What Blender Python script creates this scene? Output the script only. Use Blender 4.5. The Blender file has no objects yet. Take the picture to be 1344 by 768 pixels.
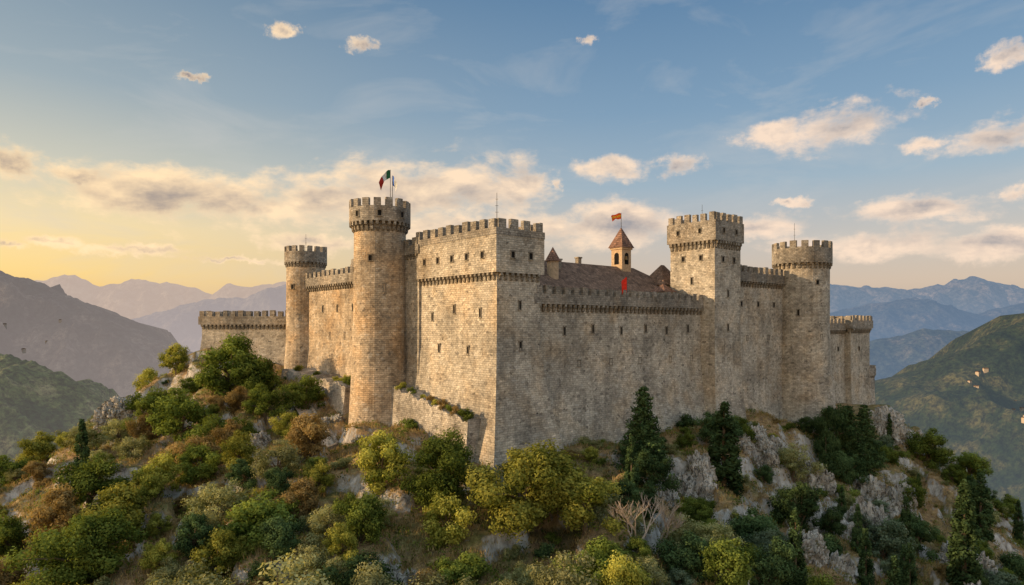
import bpy, math, random
import numpy as np
from mathutils import Vector, noise as mn
random.seed(7); rng=np.random.default_rng(7)
sc=bpy.context.scene
try:
    sc.view_settings.view_transform='Standard'; sc.view_settings.look='None'; sc.view_settings.exposure=0
except Exception: pass
COL=sc.collection
rad=math.radians
# ------------------------------------------------------------ node helpers
class NT:
    def __init__(s,nt): s.nt=nt; s.n=nt.nodes; s.l=nt.links
    def node(s,t,**k):
        n=s.n.new(t)
        for a,b in k.items(): setattr(n,a,b)
        return n
    def put(s,sock,v):
        if v is None: return
        if isinstance(v,(int,float)):
            sock.default_value=v
        elif isinstance(v,(tuple,list)):
            v=tuple(v)
            if sock.type=='RGBA' and len(v)==3: v=v+(1,)
            sock.default_value=v
        else: s.l.new(v,sock)
    def math(s,op,a,b=None,c=None,clamp=False):
        n=s.node('ShaderNodeMath',operation=op,use_clamp=clamp)
        s.put(n.inputs[0],a); s.put(n.inputs[1],b); s.put(n.inputs[2],c)
        return n.outputs[0]
    def vec(s,op,a,b=None,c=None):
        n=s.node('ShaderNodeVectorMath',operation=op)
        s.put(n.inputs[0],a); s.put(n.inputs[1],b)
        if c is not None: s.put(n.inputs[2],c)
        return n.outputs['Value'] if op in('LENGTH','DOT_PRODUCT') else n.outputs[0]
    def mix(s,f,a,b,mode='MIX'):
        n=s.node('ShaderNodeMix',data_type='RGBA',blend_type=mode)
        s.put(n.inputs[0],f); s.put(n.inputs[6],a); s.put(n.inputs[7],b)
        return n.outputs[2]
    def noise(s,vec,scale,detail=4,rough=.55,dist=0):
        n=s.node('ShaderNodeTexNoise')
        s.put(n.inputs['Vector'],vec); n.inputs['Scale'].default_value=scale
        n.inputs['Detail'].default_value=detail; n.inputs['Roughness'].default_value=rough
        n.inputs['Distortion'].default_value=dist
        return n.outputs['Fac']
    def mr(s,v,a,b,c,d,smooth=False):
        n=s.node('ShaderNodeMapRange',clamp=True)
        if smooth: n.interpolation_type='SMOOTHSTEP'
        s.put(n.inputs[0],v)
        for i,x in enumerate((a,b,c,d)): n.inputs[i+1].default_value=x
        return n.outputs[0]
    def ramp(s,f,stops):
        n=s.node('ShaderNodeValToRGB'); e=n.color_ramp.elements
        while len(e)<len(stops): e.new(.5)
        for i,(p,c) in enumerate(stops):
            e[i].position=p; e[i].color=tuple(c)+((1,) if len(c)==3 else ())
        s.put(n.inputs[0],f); return n.outputs[0]
def newmat(name):
    m=bpy.data.materials.new(name); m.use_nodes=True
    t=NT(m.node_tree); b=m.node_tree.nodes['Principled BSDF']
    b.inputs['Roughness'].default_value=.9
    b.inputs['Specular IOR Level'].default_value=.2
    return m,t,b
def plain(name,c,r=.8,metal=0):
    m,t,b=newmat(name)
    tc=t.node('ShaderNodeTexCoord').outputs['Object']
    f=t.mr(t.noise(tc,3,3),.3,.7,.75,1.2)
    t.put(b.inputs['Base Color'],t.vec('MULTIPLY',tuple(c),f))
    b.inputs['Roughness'].default_value=r; b.inputs['Metallic'].default_value=metal
    return m
# ------------------------------------------------------------ materials
def masonry(name,c1,c2,mortar,bw=.8,rh=.36,stain=.55,holes=True,warm=.35):
    m,t,b=newmat(name)
    uv=t.node('ShaderNodeUVMap').outputs[0]
    geo=t.node('ShaderNodeNewGeometry').outputs['Position']
    n0=t.node('ShaderNodeTexNoise'); t.put(n0.inputs['Vector'],uv); n0.inputs['Scale'].default_value=1.7; n0.inputs['Detail'].default_value=2
    w=t.vec('MULTIPLY',t.vec('SUBTRACT',n0.outputs['Color'],(.5,.5,.5)),(.22,.13,0))
    uvd=t.vec('ADD',uv,w)
    br=t.node('ShaderNodeTexBrick'); t.put(br.inputs['Vector'],uvd)
    br.inputs['Scale'].default_value=1; br.inputs['Brick Width'].default_value=bw
    br.inputs['Row Height'].default_value=rh; br.inputs['Mortar Size'].default_value=.03
    br.inputs['Mortar Smooth'].default_value=.5
    br.inputs['Color1'].default_value=(0,0,0,1);br.inputs['Color2'].default_value=(1,1,1,1)
    br.inputs['Mortar'].default_value=(.5,.5,.5,1)
    vo=t.node('ShaderNodeTexVoronoi'); t.put(vo.inputs['Vector'],t.vec('MULTIPLY',uvd,(1.9,2.8,1))); vo.inputs['Scale'].default_value=1.0
    sp=t.node('ShaderNodeSeparateColor'); t.put(sp.inputs[0],vo.outputs['Color'])
    morf=br.outputs['Fac']
    base=t.mix(t.math('ADD',t.math('MULTIPLY',br.outputs['Color'],.6),t.math('MULTIPLY',sp.outputs[1],.4)),c1,c2)
    base=t.vec('MULTIPLY',base,t.mr(sp.outputs[0],0,1,.8,1.2))
    base=t.mix(t.mr(sp.outputs[2],.93,.96,0,.45),base,(.64,.60,.53))
    base=t.mix(t.mr(sp.outputs[1],.08,.0,0,.65),base,(.12,.105,.09))
    base=t.mix(t.math('MULTIPLY',morf,.7),base,mortar)
    big=t.noise(geo,.13,5,.65); st=t.mr(big,.38,.58,stain,1.08,True)
    base=t.vec('MULTIPLY',base,st)
    streak=t.noise(t.vec('MULTIPLY',uv,(.8,.09,1)),1.0,4,.7)
    base=t.vec('MULTIPLY',base,t.mr(streak,.36,.54,.80,1.03))
    patch=t.mr(t.noise(t.vec('ADD',geo,(11,27,53)),.33,5,.72),.50,.66,0,1)
    base=t.mix(t.math('MULTIPLY',patch,.6),base,t.vec('MULTIPLY',base,(.55,.56,.58)))
    base=t.mix(t.mr(t.noise(t.vec('ADD',geo,(40,7,3)),.2,4,.6),.48,.66,0,warm),base,t.vec('MULTIPLY',base,(1.2,.93,.62)))
    fine=t.noise(geo,4.5,4,.75)
    base=t.vec('MULTIPLY',base,t.mr(fine,.3,.7,.7,1.3))
    if holes:
        v2=t.node('ShaderNodeTexVoronoi'); t.put(v2.inputs['Vector'],t.vec('MULTIPLY',uv,(.42,.42,1))); v2.inputs['Scale'].default_value=1
        v2.inputs['Randomness'].default_value=.35
        hole=t.mr(v2.outputs['Distance'],.04,.065,1,0)
        base=t.mix(t.math('MULTIPLY',hole,.85),base,(.03,.025,.02))
    t.put(b.inputs['Base Color'],base)
    h=t.math('ADD',t.math('MULTIPLY',morf,-.6),t.math('MULTIPLY',fine,.6))
    h=t.math('ADD',h,t.math('MULTIPLY',sp.outputs[1],.4))
    bp=t.node('ShaderNodeBump'); bp.inputs['Strength'].default_value=.85; bp.inputs['Distance'].default_value=.07
    t.put(bp.inputs['Height'],h); t.put(b.inputs['Normal'],bp.outputs[0])
    return m
STONE=masonry('limestone_masonry',(.38,.335,.27),(.59,.53,.435),(.25,.22,.18),.64,.30,.74)
STONE_WARM=masonry('ochre_masonry',(.41,.325,.23),(.60,.49,.36),(.27,.21,.15),.64,.30,.72,True,.5)
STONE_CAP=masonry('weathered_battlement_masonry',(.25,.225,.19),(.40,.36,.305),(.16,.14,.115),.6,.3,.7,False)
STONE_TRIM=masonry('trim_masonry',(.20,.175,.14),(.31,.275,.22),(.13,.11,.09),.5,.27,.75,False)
RUBBLE=masonry('rubble_masonry',(.35,.315,.265),(.55,.50,.43),(.24,.215,.18),.55,.28,.55,False)
def rockmat():
    m,t,b=newmat('limestone_rock')
    g=t.node('ShaderNodeNewGeometry'); p=g.outputs['Position']
    a=t.noise(t.vec('MULTIPLY',p,(1,1,.45)),.55,7,.7)
    c=t.ramp(a,[(.28,(.12,.105,.085)),(.4,(.34,.31,.27)),(.52,(.54,.51,.46)),(.75,(.66,.63,.58))])
    cr=t.noise(t.vec('MULTIPLY',p,(1.6,1.6,.5)),1.2,5,.7,1.2)
    c=t.vec('MULTIPLY',c,t.mr(cr,.40,.49,.25,1.05))
    sn=t.node('ShaderNodeSeparateXYZ'); t.put(sn.inputs[0],g.outputs['Normal'])
    moss=t.math('MULTIPLY',t.mr(sn.outputs[2],.45,.8,0,1),t.mr(t.noise(p,.9,3),.40,.54,0,1))
    c=t.mix(moss,c,(.17,.135,.06))
    t.put(b.inputs['Base Color'],c)
    bp=t.node('ShaderNodeBump'); bp.inputs['Strength'].default_value=1; bp.inputs['Distance'].default_value=.45
    t.put(bp.inputs['Height'],t.math('ADD',a,t.math('MULTIPLY',cr,.8))); t.put(b.inputs['Normal'],bp.outputs[0])
    return m
ROCK=rockmat()
def groundmat():
    m,t,b=newmat('hillside_soil_and_grass')
    g=t.node('ShaderNodeNewGeometry'); p=g.outputs['Position']
    sn=t.node('ShaderNodeSeparateXYZ'); t.put(sn.inputs[0],g.outputs['Normal'])
    n1=t.noise(p,.12,5,.65); n2=t.noise(p,1.1,5,.7); n3=t.noise(p,6,3,.7)
    c=t.ramp(n2,[(.3,(.12,.08,.045)),(.48,(.29,.185,.09)),(.6,(.40,.27,.13)),(.75,(.47,.36,.21))])
    c=t.mix(t.mr(n1,.46,.6,0,.75),c,t.ramp(n2,[(.3,(.04,.06,.016)),(.6,(.13,.15,.045)),(.8,(.22,.21,.08))]))
    c=t.vec('MULTIPLY',c,t.mr(n3,.3,.7,.65,1.35))
    rk=t.mr(t.math('ADD',sn.outputs[2],t.math('MULTIPLY',t.math('SUBTRACT',n2,.5),.7)),.64,.78,1,0)
    rc=t.ramp(t.noise(t.vec('MULTIPLY',p,(1,1,.4)),1.0,5,.7),[(.32,(.12,.10,.085)),(.46,(.36,.33,.29)),(.62,(.58,.54,.49))])
    c=t.mix(rk,c,rc)
    t.put(b.inputs['Base Color'],c)
    bp=t.node('ShaderNodeBump'); bp.inputs['Strength'].default_value=.8; bp.inputs['Distance'].default_value=.3
    t.put(bp.inputs['Height'],n2); t.put(b.inputs['Normal'],bp.outputs[0])
    return m
GROUND=groundmat()
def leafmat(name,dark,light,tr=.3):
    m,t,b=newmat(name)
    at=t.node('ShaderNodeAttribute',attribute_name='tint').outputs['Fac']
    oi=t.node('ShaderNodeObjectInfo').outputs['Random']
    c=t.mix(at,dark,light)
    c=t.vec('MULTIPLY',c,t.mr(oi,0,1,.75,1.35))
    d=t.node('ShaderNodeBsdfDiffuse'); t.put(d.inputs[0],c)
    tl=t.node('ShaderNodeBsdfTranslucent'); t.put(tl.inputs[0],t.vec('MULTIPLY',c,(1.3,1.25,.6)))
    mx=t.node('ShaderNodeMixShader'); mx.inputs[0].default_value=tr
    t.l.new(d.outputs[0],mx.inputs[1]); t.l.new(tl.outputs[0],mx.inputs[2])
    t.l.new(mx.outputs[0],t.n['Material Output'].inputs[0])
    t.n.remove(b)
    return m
L_GREEN=leafmat('leaf_green',(.04,.065,.014),(.20,.245,.052))
L_YEL=leafmat('leaf_yellow_green',(.10,.125,.022),(.44,.42,.09))
L_DARK=leafmat('leaf_dark_evergreen',(.02,.04,.017),(.095,.145,.055),.15)
L_OLIVE=leafmat('leaf_olive_grey',(.11,.125,.05),(.41,.40,.19))
L_BROWN=leafmat('leaf_autumn_brown',(.13,.09,.035),(.36,.26,.11))
L_BLUE=leafmat('leaf_grey_green',(.06,.095,.055),(.24,.30,.19))
L_GRASS=leafmat('dry_grass_blades',(.20,.14,.06),(.55,.41,.20))
BARK=plain('bark',(.14,.105,.07),.95); DEADWOOD=plain('dead_wood',(.42,.34,.27),.9)
DARK=plain('shadowed_opening',(.012,.011,.01),1)  # near-black colour stands in for the shade inside windows and arches
WHITE=plain('white_paint',(.6,.6,.56)); METAL=plain('painted_metal',(.12,.12,.12),.5,.6)
RED=plain('red_cloth',(.75,.04,.02)); DRED=plain('dark_red_cloth',(.35,.03,.02)); YEL=plain('yellow_cloth',(.8,.38,.03)); ORG=plain('orange_red_cloth',(.75,.10,.02)); GRN=plain('green_cloth',(.02,.12,.05)); BLU=plain('blue_cloth',(.04,.12,.45))
BRONZE=plain('bronze',(.2,.12,.05),.4,.9)
def tilemat(name,k):
    m,t,b=newmat(name)
    uv=t.node('ShaderNodeUVMap').outputs[0]
    p=t.node('ShaderNodeNewGeometry').outputs['Position']
    br=t.node('ShaderNodeTexBrick'); t.put(br.inputs['Vector'],uv)
    br.inputs['Scale'].default_value=1; br.inputs['Brick Width'].default_value=.3; br.inputs['Row Height'].default_value=.42; br.inputs['Mortar Size'].default_value=.03
    br.inputs['Color1'].default_value=(.17*k,.11,.08,1); br.inputs['Color2'].default_value=(.33*k,.21,.145,1); br.inputs['Mortar'].default_value=(.06,.045,.035,1)
    c=t.vec('MULTIPLY',br.outputs['Color'],t.mr(t.noise(p,.8,5),.3,.7,.6,1.4))
    t.put(b.inputs['Base Color'],c)
    bp=t.node('ShaderNodeBump'); bp.inputs['Strength'].default_value=.8; bp.inputs['Distance'].default_value=.1
    t.put(bp.inputs['Height'],t.math('SUBTRACT',1,br.outputs['Fac'])); t.put(b.inputs['Normal'],bp.outputs[0])
    return m
TILE=tilemat('clay_roof_tiles',1); TILE_RED=tilemat('red_clay_roof_tiles',1.15)
PLASTER=plain('orange_plaster',(.5,.36,.23))
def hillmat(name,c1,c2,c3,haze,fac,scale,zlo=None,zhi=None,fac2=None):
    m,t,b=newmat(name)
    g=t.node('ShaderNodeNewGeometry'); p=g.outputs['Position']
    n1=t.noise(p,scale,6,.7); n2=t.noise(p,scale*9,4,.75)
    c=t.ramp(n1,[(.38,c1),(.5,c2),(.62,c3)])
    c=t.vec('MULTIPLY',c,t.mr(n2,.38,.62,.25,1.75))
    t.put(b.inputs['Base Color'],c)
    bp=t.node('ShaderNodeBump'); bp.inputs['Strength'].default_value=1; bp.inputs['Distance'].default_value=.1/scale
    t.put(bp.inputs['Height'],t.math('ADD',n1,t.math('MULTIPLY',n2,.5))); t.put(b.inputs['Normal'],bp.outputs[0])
    em=t.node('ShaderNodeEmission'); t.put(em.inputs[0],haze)  # distance haze painted onto the slopes as emitted colour
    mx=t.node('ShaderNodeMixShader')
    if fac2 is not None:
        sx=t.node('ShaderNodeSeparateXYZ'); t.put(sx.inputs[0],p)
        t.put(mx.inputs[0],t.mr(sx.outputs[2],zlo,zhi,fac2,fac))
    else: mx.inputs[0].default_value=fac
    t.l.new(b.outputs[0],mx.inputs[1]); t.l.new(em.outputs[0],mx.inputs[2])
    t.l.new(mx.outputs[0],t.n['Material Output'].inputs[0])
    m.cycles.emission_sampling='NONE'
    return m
# ------------------------------------------------------------ mesh builder
class MB:
    def __init__(s): s.v=[];s.f=[];s.uv=[];s.mi=[]
    def face(s,ps,uvs=None,mi=0):
        i=len(s.v); s.v+= [tuple(p) for p in ps]; s.f.append(tuple(range(i,i+len(ps))))
        if uvs is None:
            a=Vector(ps[0]);n=(Vector(ps[1])-a).cross(Vector(ps[2])-a)
            if n.length>0: n.normalize()
            if abs(n.z)>.85: uvs=[(p[0],p[1]) for p in ps]
            else:
                t=Vector((-n.y,n.x,0)); t.normalize(); bt=n.cross(t)
                uvs=[(Vector(p).dot(t),Vector(p).dot(bt)) for p in ps]
        s.uv+=uvs; s.mi.append(mi)
    def box8(s,b,tp,bottom=True,mi=0,top=True):
        n=len(b)
        for i in range(n):
            j=(i+1)%n; s.face([b[i],b[j],tp[j],tp[i]],mi=mi)
        if top: s.face(tp,mi=mi)
        if bottom: s.face(b[::-1],mi=mi)
    def obox(s,c,t,n,w,d0,d1,z0,z1,bottom=True,mi=0,top=True):
        def P(x,y,z): return (c[0]+t[0]*x+n[0]*y,c[1]+t[1]*x+n[1]*y,z)
        q=[(-w/2,d1),(w/2,d1),(w/2,d0),(-w/2,d0)]
        s.box8([P(x,y,z0) for x,y in q],[P(x,y,z1) for x,y in q],bottom,mi,top)
    def obj(s,name,mats,origin=(0,0,0),parent=None,smooth=False,link=True):
        me=bpy.data.meshes.new(name)
        o=Vector(origin)
        me.from_pydata([(v[0]-o.x,v[1]-o.y,v[2]-o.z) for v in s.v],[],s.f)
        u=me.uv_layers.new(name='UVMap')
        u.data.foreach_set('uv',np.array(s.uv,dtype=np.float32).ravel())
        for m in (mats if isinstance(mats,(list,tuple)) else [mats]): me.materials.append(m)
        me.polygons.foreach_set('material_index',s.mi)
        if smooth: me.polygons.foreach_set('use_smooth',[True]*len(s.f))
        me.update()
        ob=bpy.data.objects.new(name,me)
        if link: COL.objects.link(ob)
        setp(ob,origin,parent)
        return ob
WORLD={}
def setp(ob,origin,parent):
    WORLD[ob.name]=Vector(origin)
    if parent is not None:
        ob.parent=parent; ob.location=Vector(origin)-WORLD[parent.name]
    else: ob.location=origin
def top(ob,label,cat,group=None,kind=None):
    ob['label']=label; ob['category']=cat
    if group: ob['group']=group
    if kind: ob['kind']=kind
def offset(poly,d):
    n=len(poly);out=[]
    for i in range(n):
        p0=Vector(poly[i-1]);p1=Vector(poly[i]);p2=Vector(poly[(i+1)%n])
        e1=(p1-p0).normalized();e2=(p2-p1).normalized()
        n1=Vector((e1.y,-e1.x));n2=Vector((e2.y,-e2.x))
        m=(n1+n2);m/= max(.2,(1+n1.dot(n2)))
        out.append(tuple(p1+m*d))
    return out
def prism(mb,poly,levels,cap=True,bottom=False,inward=False):
    n=len(poly);cum=[0]
    for i in range(n): cum.append(cum[-1]+(Vector(poly[(i+1)%n])-Vector(poly[i])).length)
    rings=[(z,offset(poly,o)) for z,o in levels]
    for (z0,r0),(z1,r1) in zip(rings,rings[1:]):
        for i in range(n):
            j=(i+1)%n
            ps=[(*r0[i],z0),(*r0[j],z0),(*r1[j],z1),(*r1[i],z1)]
            uv=[(cum[i],z0),(cum[i+1],z0),(cum[i+1],z1),(cum[i],z1)]
            if inward: ps=ps[::-1];uv=uv[::-1]
            mb.face(ps,uv)
    if cap: mb.face([(*p,rings[-1][0]) for p in rings[-1][1]])
    if bottom: mb.face([(*p,rings[0][0]) for p in rings[0][1]][::-1])
def ringface(mb,po,pi,z,up=True):
    n=len(po)
    for i in range(n):
        j=(i+1)%n
        q=[(*po[i],z),(*po[j],z),(*pi[j],z),(*pi[i],z)]
        mb.face(q if up else q[::-1])
def edges(poly):
    n=len(poly)
    for i in range(n):
        p0=Vector(poly[i]);p1=Vector(poly[(i+1)%n]);t=(p1-p0);L=t.length;t/=L
        yield i,p0,p1,t,Vector((t.y,-t.x)),L
U=(.76,.649);V=(-.649,.76);C0=(-2.0,89.6)
def loc(a,b): return (C0[0]+U[0]*a+V[0]*b, C0[1]+U[1]*a+V[1]*b)
def rect(a0,a1,b0,b1): return [loc(a0,b0),loc(a1,b0),loc(a1,b1),loc(a0,b1)]
def circ(a,b,r,n=32):
    c=loc(a,b); return [(c[0]+r*math.cos(2*math.pi*i/n),c[1]+r*math.sin(2*math.pi*i/n)) for i in range(n)]
def corbels(mb,poly,zc,hc,ov,off0,spacing,rnd,w=.42):
    for i,p0,p1,t,n,L in edges(offset(poly,off0)):
        k=1 if rnd else max(1,round(L/spacing))
        for q in range(k):
            c=p0+t*(L*(q+.5)/k)
            prof=[(-.1,zc-hc),(.05*ov,zc-hc),(.45*ov,zc-hc*.8),(.55*ov,zc-hc*.45),(ov,zc-hc*.35),(ov-.004,zc-.002),(-.1,zc-.002)]
            A=[(c.x+t.x*(-w/2)+n.x*y,c.y+t.y*(-w/2)+n.y*y,z) for y,z in prof]
            B=[(c.x+t.x*(w/2)+n.x*y,c.y+t.y*(w/2)+n.y*y,z) for y,z in prof]
            mb.face(A[::-1]);mb.face(B)
            for a in range(5): mb.face([A[a],A[a+1],B[a+1],B[a]])
def battlement(mb,poly,zc,ztop,ov,mh,period,rnd,thick=.6,skip=()):
    po=offset(poly,ov);pi=offset(poly,ov-thick)
    zp=ztop-mh
    prism(mb,po,[(zc,0),(zp,0)],cap=False)
    prism(mb,pi,[(zc,0),(zp,0)],cap=False,inward=True)
    ringface(mb,po,pi,zp,True)
    ringface(mb,po,offset(poly,-.05),zc,False)
    for i,p0,p1,t,n,L in edges(po):
        if rnd:
            if i%2: continue
            c=(p0+p1)/2; j=random.uniform(-.14,.06)
            mb.obox(c,t,n,L*1.12,-thick,-.004,zp,ztop+j,bottom=False)
        else:
            k=max(1,round(L/period))
            for q in range(k):
                c=p0+t*(L*(q+.5)/k)+t*random.uniform(-.06,.06)
                jj=random.uniform(-.2,.07)
                mb.obox(c,t,n,L/k*random.uniform(.54,.64),-thick,-.004,zp,ztop+jj,bottom=False)
castle=bpy.data.objects.new('castle',None); COL.objects.link(castle); setp(castle,(15,110,-16),None)
top(castle,'medieval limestone castle with battlemented towers on a rocky hilltop','castle')
def window_mesh(w,h,name='window'):
    mb=MB();f=.12;d=.08
    t=Vector((1,0));n=Vector((0,-1))
    mb.obox((0,0),t,n,w,-.3,.02,-h/2,h/2,mi=1)
    mb.obox((-(w+f)/2,0),t,n,f,-.3,d,-h/2,h/2)
    mb.obox(((w+f)/2,0),t,n,f,-.3,d,-h/2,h/2)
    mb.obox((0,0),t,n,w+2*f+.1,-.3,d+.02,h/2,h/2+.18)
    mb.obox((0,0),t,n,w+2*f+.14,-.3,d+.05,-h/2-.12,-h/2)
    o=mb.obj(name,[STONE_TRIM,DARK],link=False)
    return o.data
WM={'slit':window_mesh(.3,1.15),'small':window_mesh(.5,.82)}
def window(parent,p,n,z,kind='small'):
    ob=bpy.data.objects.new('window',WM[kind]); COL.objects.link(ob)
    setp(ob,(p[0],p[1],z),parent)
    ob.rotation_euler=(0,0,math.atan2(n[1],n[0])+math.pi/2)
def piece(name,poly,levels,zc,ztop,ov,hc,mh,period=2.0,rnd=False,sp=1.05,label=None,mat=None,cap=None):
    cx=sum(p[0] for p in poly)/len(poly);cy=sum(p[1] for p in poly)/len(poly)
    org=(cx,cy,levels[0][0])
    mb=MB()
    prism(mb,poly,levels+[(zc+.25,0)] if levels[-1][0]<zc else levels)
    body=mb.obj(name,mat or STONE,org,castle)
    if label: body['label']=label
    if hc>0:
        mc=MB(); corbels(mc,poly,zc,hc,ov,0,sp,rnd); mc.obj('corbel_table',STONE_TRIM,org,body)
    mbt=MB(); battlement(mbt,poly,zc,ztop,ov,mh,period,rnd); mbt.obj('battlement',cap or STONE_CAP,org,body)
    return body
# keep
kp=rect(0,7.7,0,18.7)
mb=MB(); prism(mb,kp,[(-23,3.6),(-17,2.4),(-12,1.35),(-7,.55),(-2,.1),(3,0),(7.4,0)])
prism(mb,kp,[(7.3,.45),(10,.45),(12.2,.45)])
ringface(mb,offset(kp,.45),offset(kp,-.05),7.3,False)
org=(*loc(4,9),-20); keep=mb.obj('keep',STONE,org,castle)
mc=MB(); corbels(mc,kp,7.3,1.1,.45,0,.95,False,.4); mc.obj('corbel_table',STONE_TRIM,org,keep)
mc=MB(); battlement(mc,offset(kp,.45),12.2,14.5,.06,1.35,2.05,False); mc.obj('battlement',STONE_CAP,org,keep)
nL=(-U[0],-U[1]); nR=(-V[0],-V[1])
for b in (2.5,6,9.5,13,16.5): window(keep,loc(-.45,b),nL,9.7,'small')
for b,z,k in ((3.5,2,'slit'),(9.5,2.6,'slit'),(15,1.6,'slit'),(6,-3.2,'slit'),(13,-3.0,'slit')): window(keep,loc(-.03 if z>0 else -.22,b),nL,z,k)
for a,z,k,o in ((2.4,9.7,'small',.45),(5.6,9.7,'small',.45),(4,3,'slit',.03),(4,-2.5,'slit',.15)): window(keep,loc(a,-o),nR,z,k)
def round_windows(body,a,b,r,items):
    c=loc(a,b)
    for ang,z,k in items:
        n=(math.cos(rad(ang)),math.sin(rad(ang)))
        window(body,(c[0]+n[0]*(r-.03),c[1]+n[1]*(r-.03)),n,z,k)
t1=piece('round_tower',circ(-3,25.2,4.0),[(-24,1.8),(-16,.9),(-8,.45),(2,.12),(14,0)],16.1,19.6,.72,1.5,1.25,rnd=True,mat=STONE_WARM)
round_windows(t1,-3,25.2,4.05,[(-100,10.5,'small'),(-70,6,'slit'),(-110,1.2,'slit'),(-60,-3,'slit')])
round_windows(t1,-3,25.2,4.74,[(-80,17.2,'small'),(-125,17.2,'small'),(-35,17.2,'small')])
t3=piece('round_tower',circ(80.6,-1.0,5.3),[(-32,4.0),(-24,2.5),(-17,1.15),(-9,.35),(0,0),(12,0)],13.0,17.4,.5,1.2,1.4,rnd=True)
round_windows(t3,80.6,-1.0,5.33,[(-80,9,'small'),(-120,3,'slit'),(-70,-2,'slit'),(-100,-8,'slit')])
t0=piece('round_tower',circ(1,62,3.75),[(-16,1.0),(-9,.5),(-3,.1),(11,0)],12.9,16.2,.38,1.0,1.2,rnd=True,mat=STONE_WARM)
round_windows(t0,1,62,3.8,[(-115,8,'small'),(-90,2,'slit')])
t2=piece('square_tower',rect(46.9,55.1,-2.3,7.0),[(-24,1.8),(-17,.8),(-10,.18),(0,0),(14,0)],15.2,20.1,.45,1.4,1.4,period=1.75,sp=.85)
for b in (0.5,4.2): window(t2,loc(46.87,b),nL,12.3,'small')
window(t2,loc(46.87,2.4),nL,8.3,'slit')
for a,z,k in ((49.4,12,'small'),(52.9,12,'small'),(51,6,'slit'),(51,0,'slit'),(51,-6,'slit')): window(t2,loc(a,-2.33),nR,z,k)
for a in (49,53): window(t2,loc(a,-2.75),nR,17.0,'small')
for b in (0.4,5.0): window(t2,loc(46.45,b),nL,17.0,'small')
w1=piece('curtain_wall',rect(7.3,48.3,.55,3.8),[(-24,2.7),(-17,1.7),(-11,.7),(-6,.12),(2,0)],3.3,5.9,.6,1.1,1.15,period=1.85,sp=1.0)
for i,a in enumerate((13,19,25.5,31.5,37,43)): window(w1,loc(a,.5),nR,-.2 if i%2 else -.5,'slit')
for a in (16,23,30,38,44): window(w1,loc(a,.5),nR,-5.3,'small')
w2=piece('curtain_wall',rect(54.5,78.5,.5,3.6),[(-24,1.6),(-17,.8),(-10,.1),(8,0)],8.8,11.8,.55,1.1,1.3,period=1.95,sp=1.0)
for a,z in ((60,4.5),(66,4.5),(72,4.5),(62,-2),(70,-2)): window(w2,loc(a,.47),nR,z,'small')
w3=piece('curtain_wall',rect(84,108,2.0,5),[(-28,1.6),(-18,.5),(-10,.0)],-.6,2.1,.5,1.0,1.1,period=1.9,sp=.95)
for a in (92,98,104): window(w3,loc(a,1.97),nR,-5,'small')
t4=piece('square_tower',rect(107.5,118,.6,9),[(-28,1.2),(-18,.4),(-10,0)],-.2,2.9,.6,1.2,1.2,period=1.8,sp=.9)
window(t4,loc(112,.57),nR,-5,'small')
wl=piece('curtain_wall',rect(0,3,24,60.5),[(-18,1.6),(-9,.6),(-4,.1),(7,0)],8.0,10.7,.6,1.1,1.1,period=1.9,sp=.95,mat=STONE_WARM)
for b in (34,40,46,52): window(wl,loc(-.03,b),nL,3.5,'slit')
for b in (37,43,49): window(wl,loc(-.05,b),nL,-1.5,'slit')
wr=piece('link_wall',rect(-.35,2.6,18.2,24.5),[(-20,1.0),(-9,.3),(2,0)],11.2,13.7,.3,.8,1.1,period=2,sp=.95)
wf=piece('curtain_wall',[(-64.5,142),(-43.5,139),(-43,142),(-64,145)],[(-18,1.6),(-7,.5),(-2,0)],.6,3.5,.5,1.0,1.2,period=1.7,sp=.9)
gb=piece('inner_tower',rect(5,13,40,50),[(-10,0),(8,0)],10.4,13.2,.25,.6,1.1,period=1.9)
tt=piece('small_turret',rect(120,124.5,2,6),[(-26,.5),(-16,0),(-12.5,0)],-12.0,-9.4,.25,.6,.8,period=1.3,sp=.8,mat=RUBBLE)
def terr(mb,a_out,a_in,b0,b1,zt,zb,flare,nb=14):
    for i in range(nb):
        q0=b0+(b1-b0)*i/nb;q1=b0+(b1-b0)*(i+1)/nb
        f=lambda q,z,a:(*loc(a,q),z)
        A=[f(q0,zb,a_out-flare),f(q1,zb,a_out-flare)];T=[f(q0,zt(q0),a_out),f(q1,zt(q1),a_out)]
        mb.face([A[1],A[0],T[0],T[1]],[(q1,zb),(q0,zb),(q0,zt(q0)),(q1,zt(q1))])
        mb.face([T[1],T[0],f(q0,zt(q0),a_in),f(q1,zt(q1),a_in)])
    for q,s in ((b0,1),(b1,-1)):
        pts=[f(q,zb,a_out-flare),f(q,zb,a_in),f(q,zt(q),a_in),f(q,zt(q),a_out)]
        mb.face(pts if s>0 else pts[::-1])
mb=MB()
terr(mb,-3.5,1,1.6,30,lambda b:-12.4+.17*min(b,22)+.3*math.sin(b*1.7)+.2*math.sin(b*4.1),-24,1.0,50)
rt=mb.obj('retaining_wall',RUBBLE,(*loc(-2,10),-22),castle); rt['label']='low pale rubble terrace wall under the keep'
mb=MB(); terr(mb,-5.5,1,32,58,lambda b:-9.5+.05*(b-29)+.3*math.sin(b*1.3)+.2*math.sin(b*3.7),-22,1.3,40)
mb.obj('retaining_wall',RUBBLE,(*loc(-2,44),-22),castle)
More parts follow.
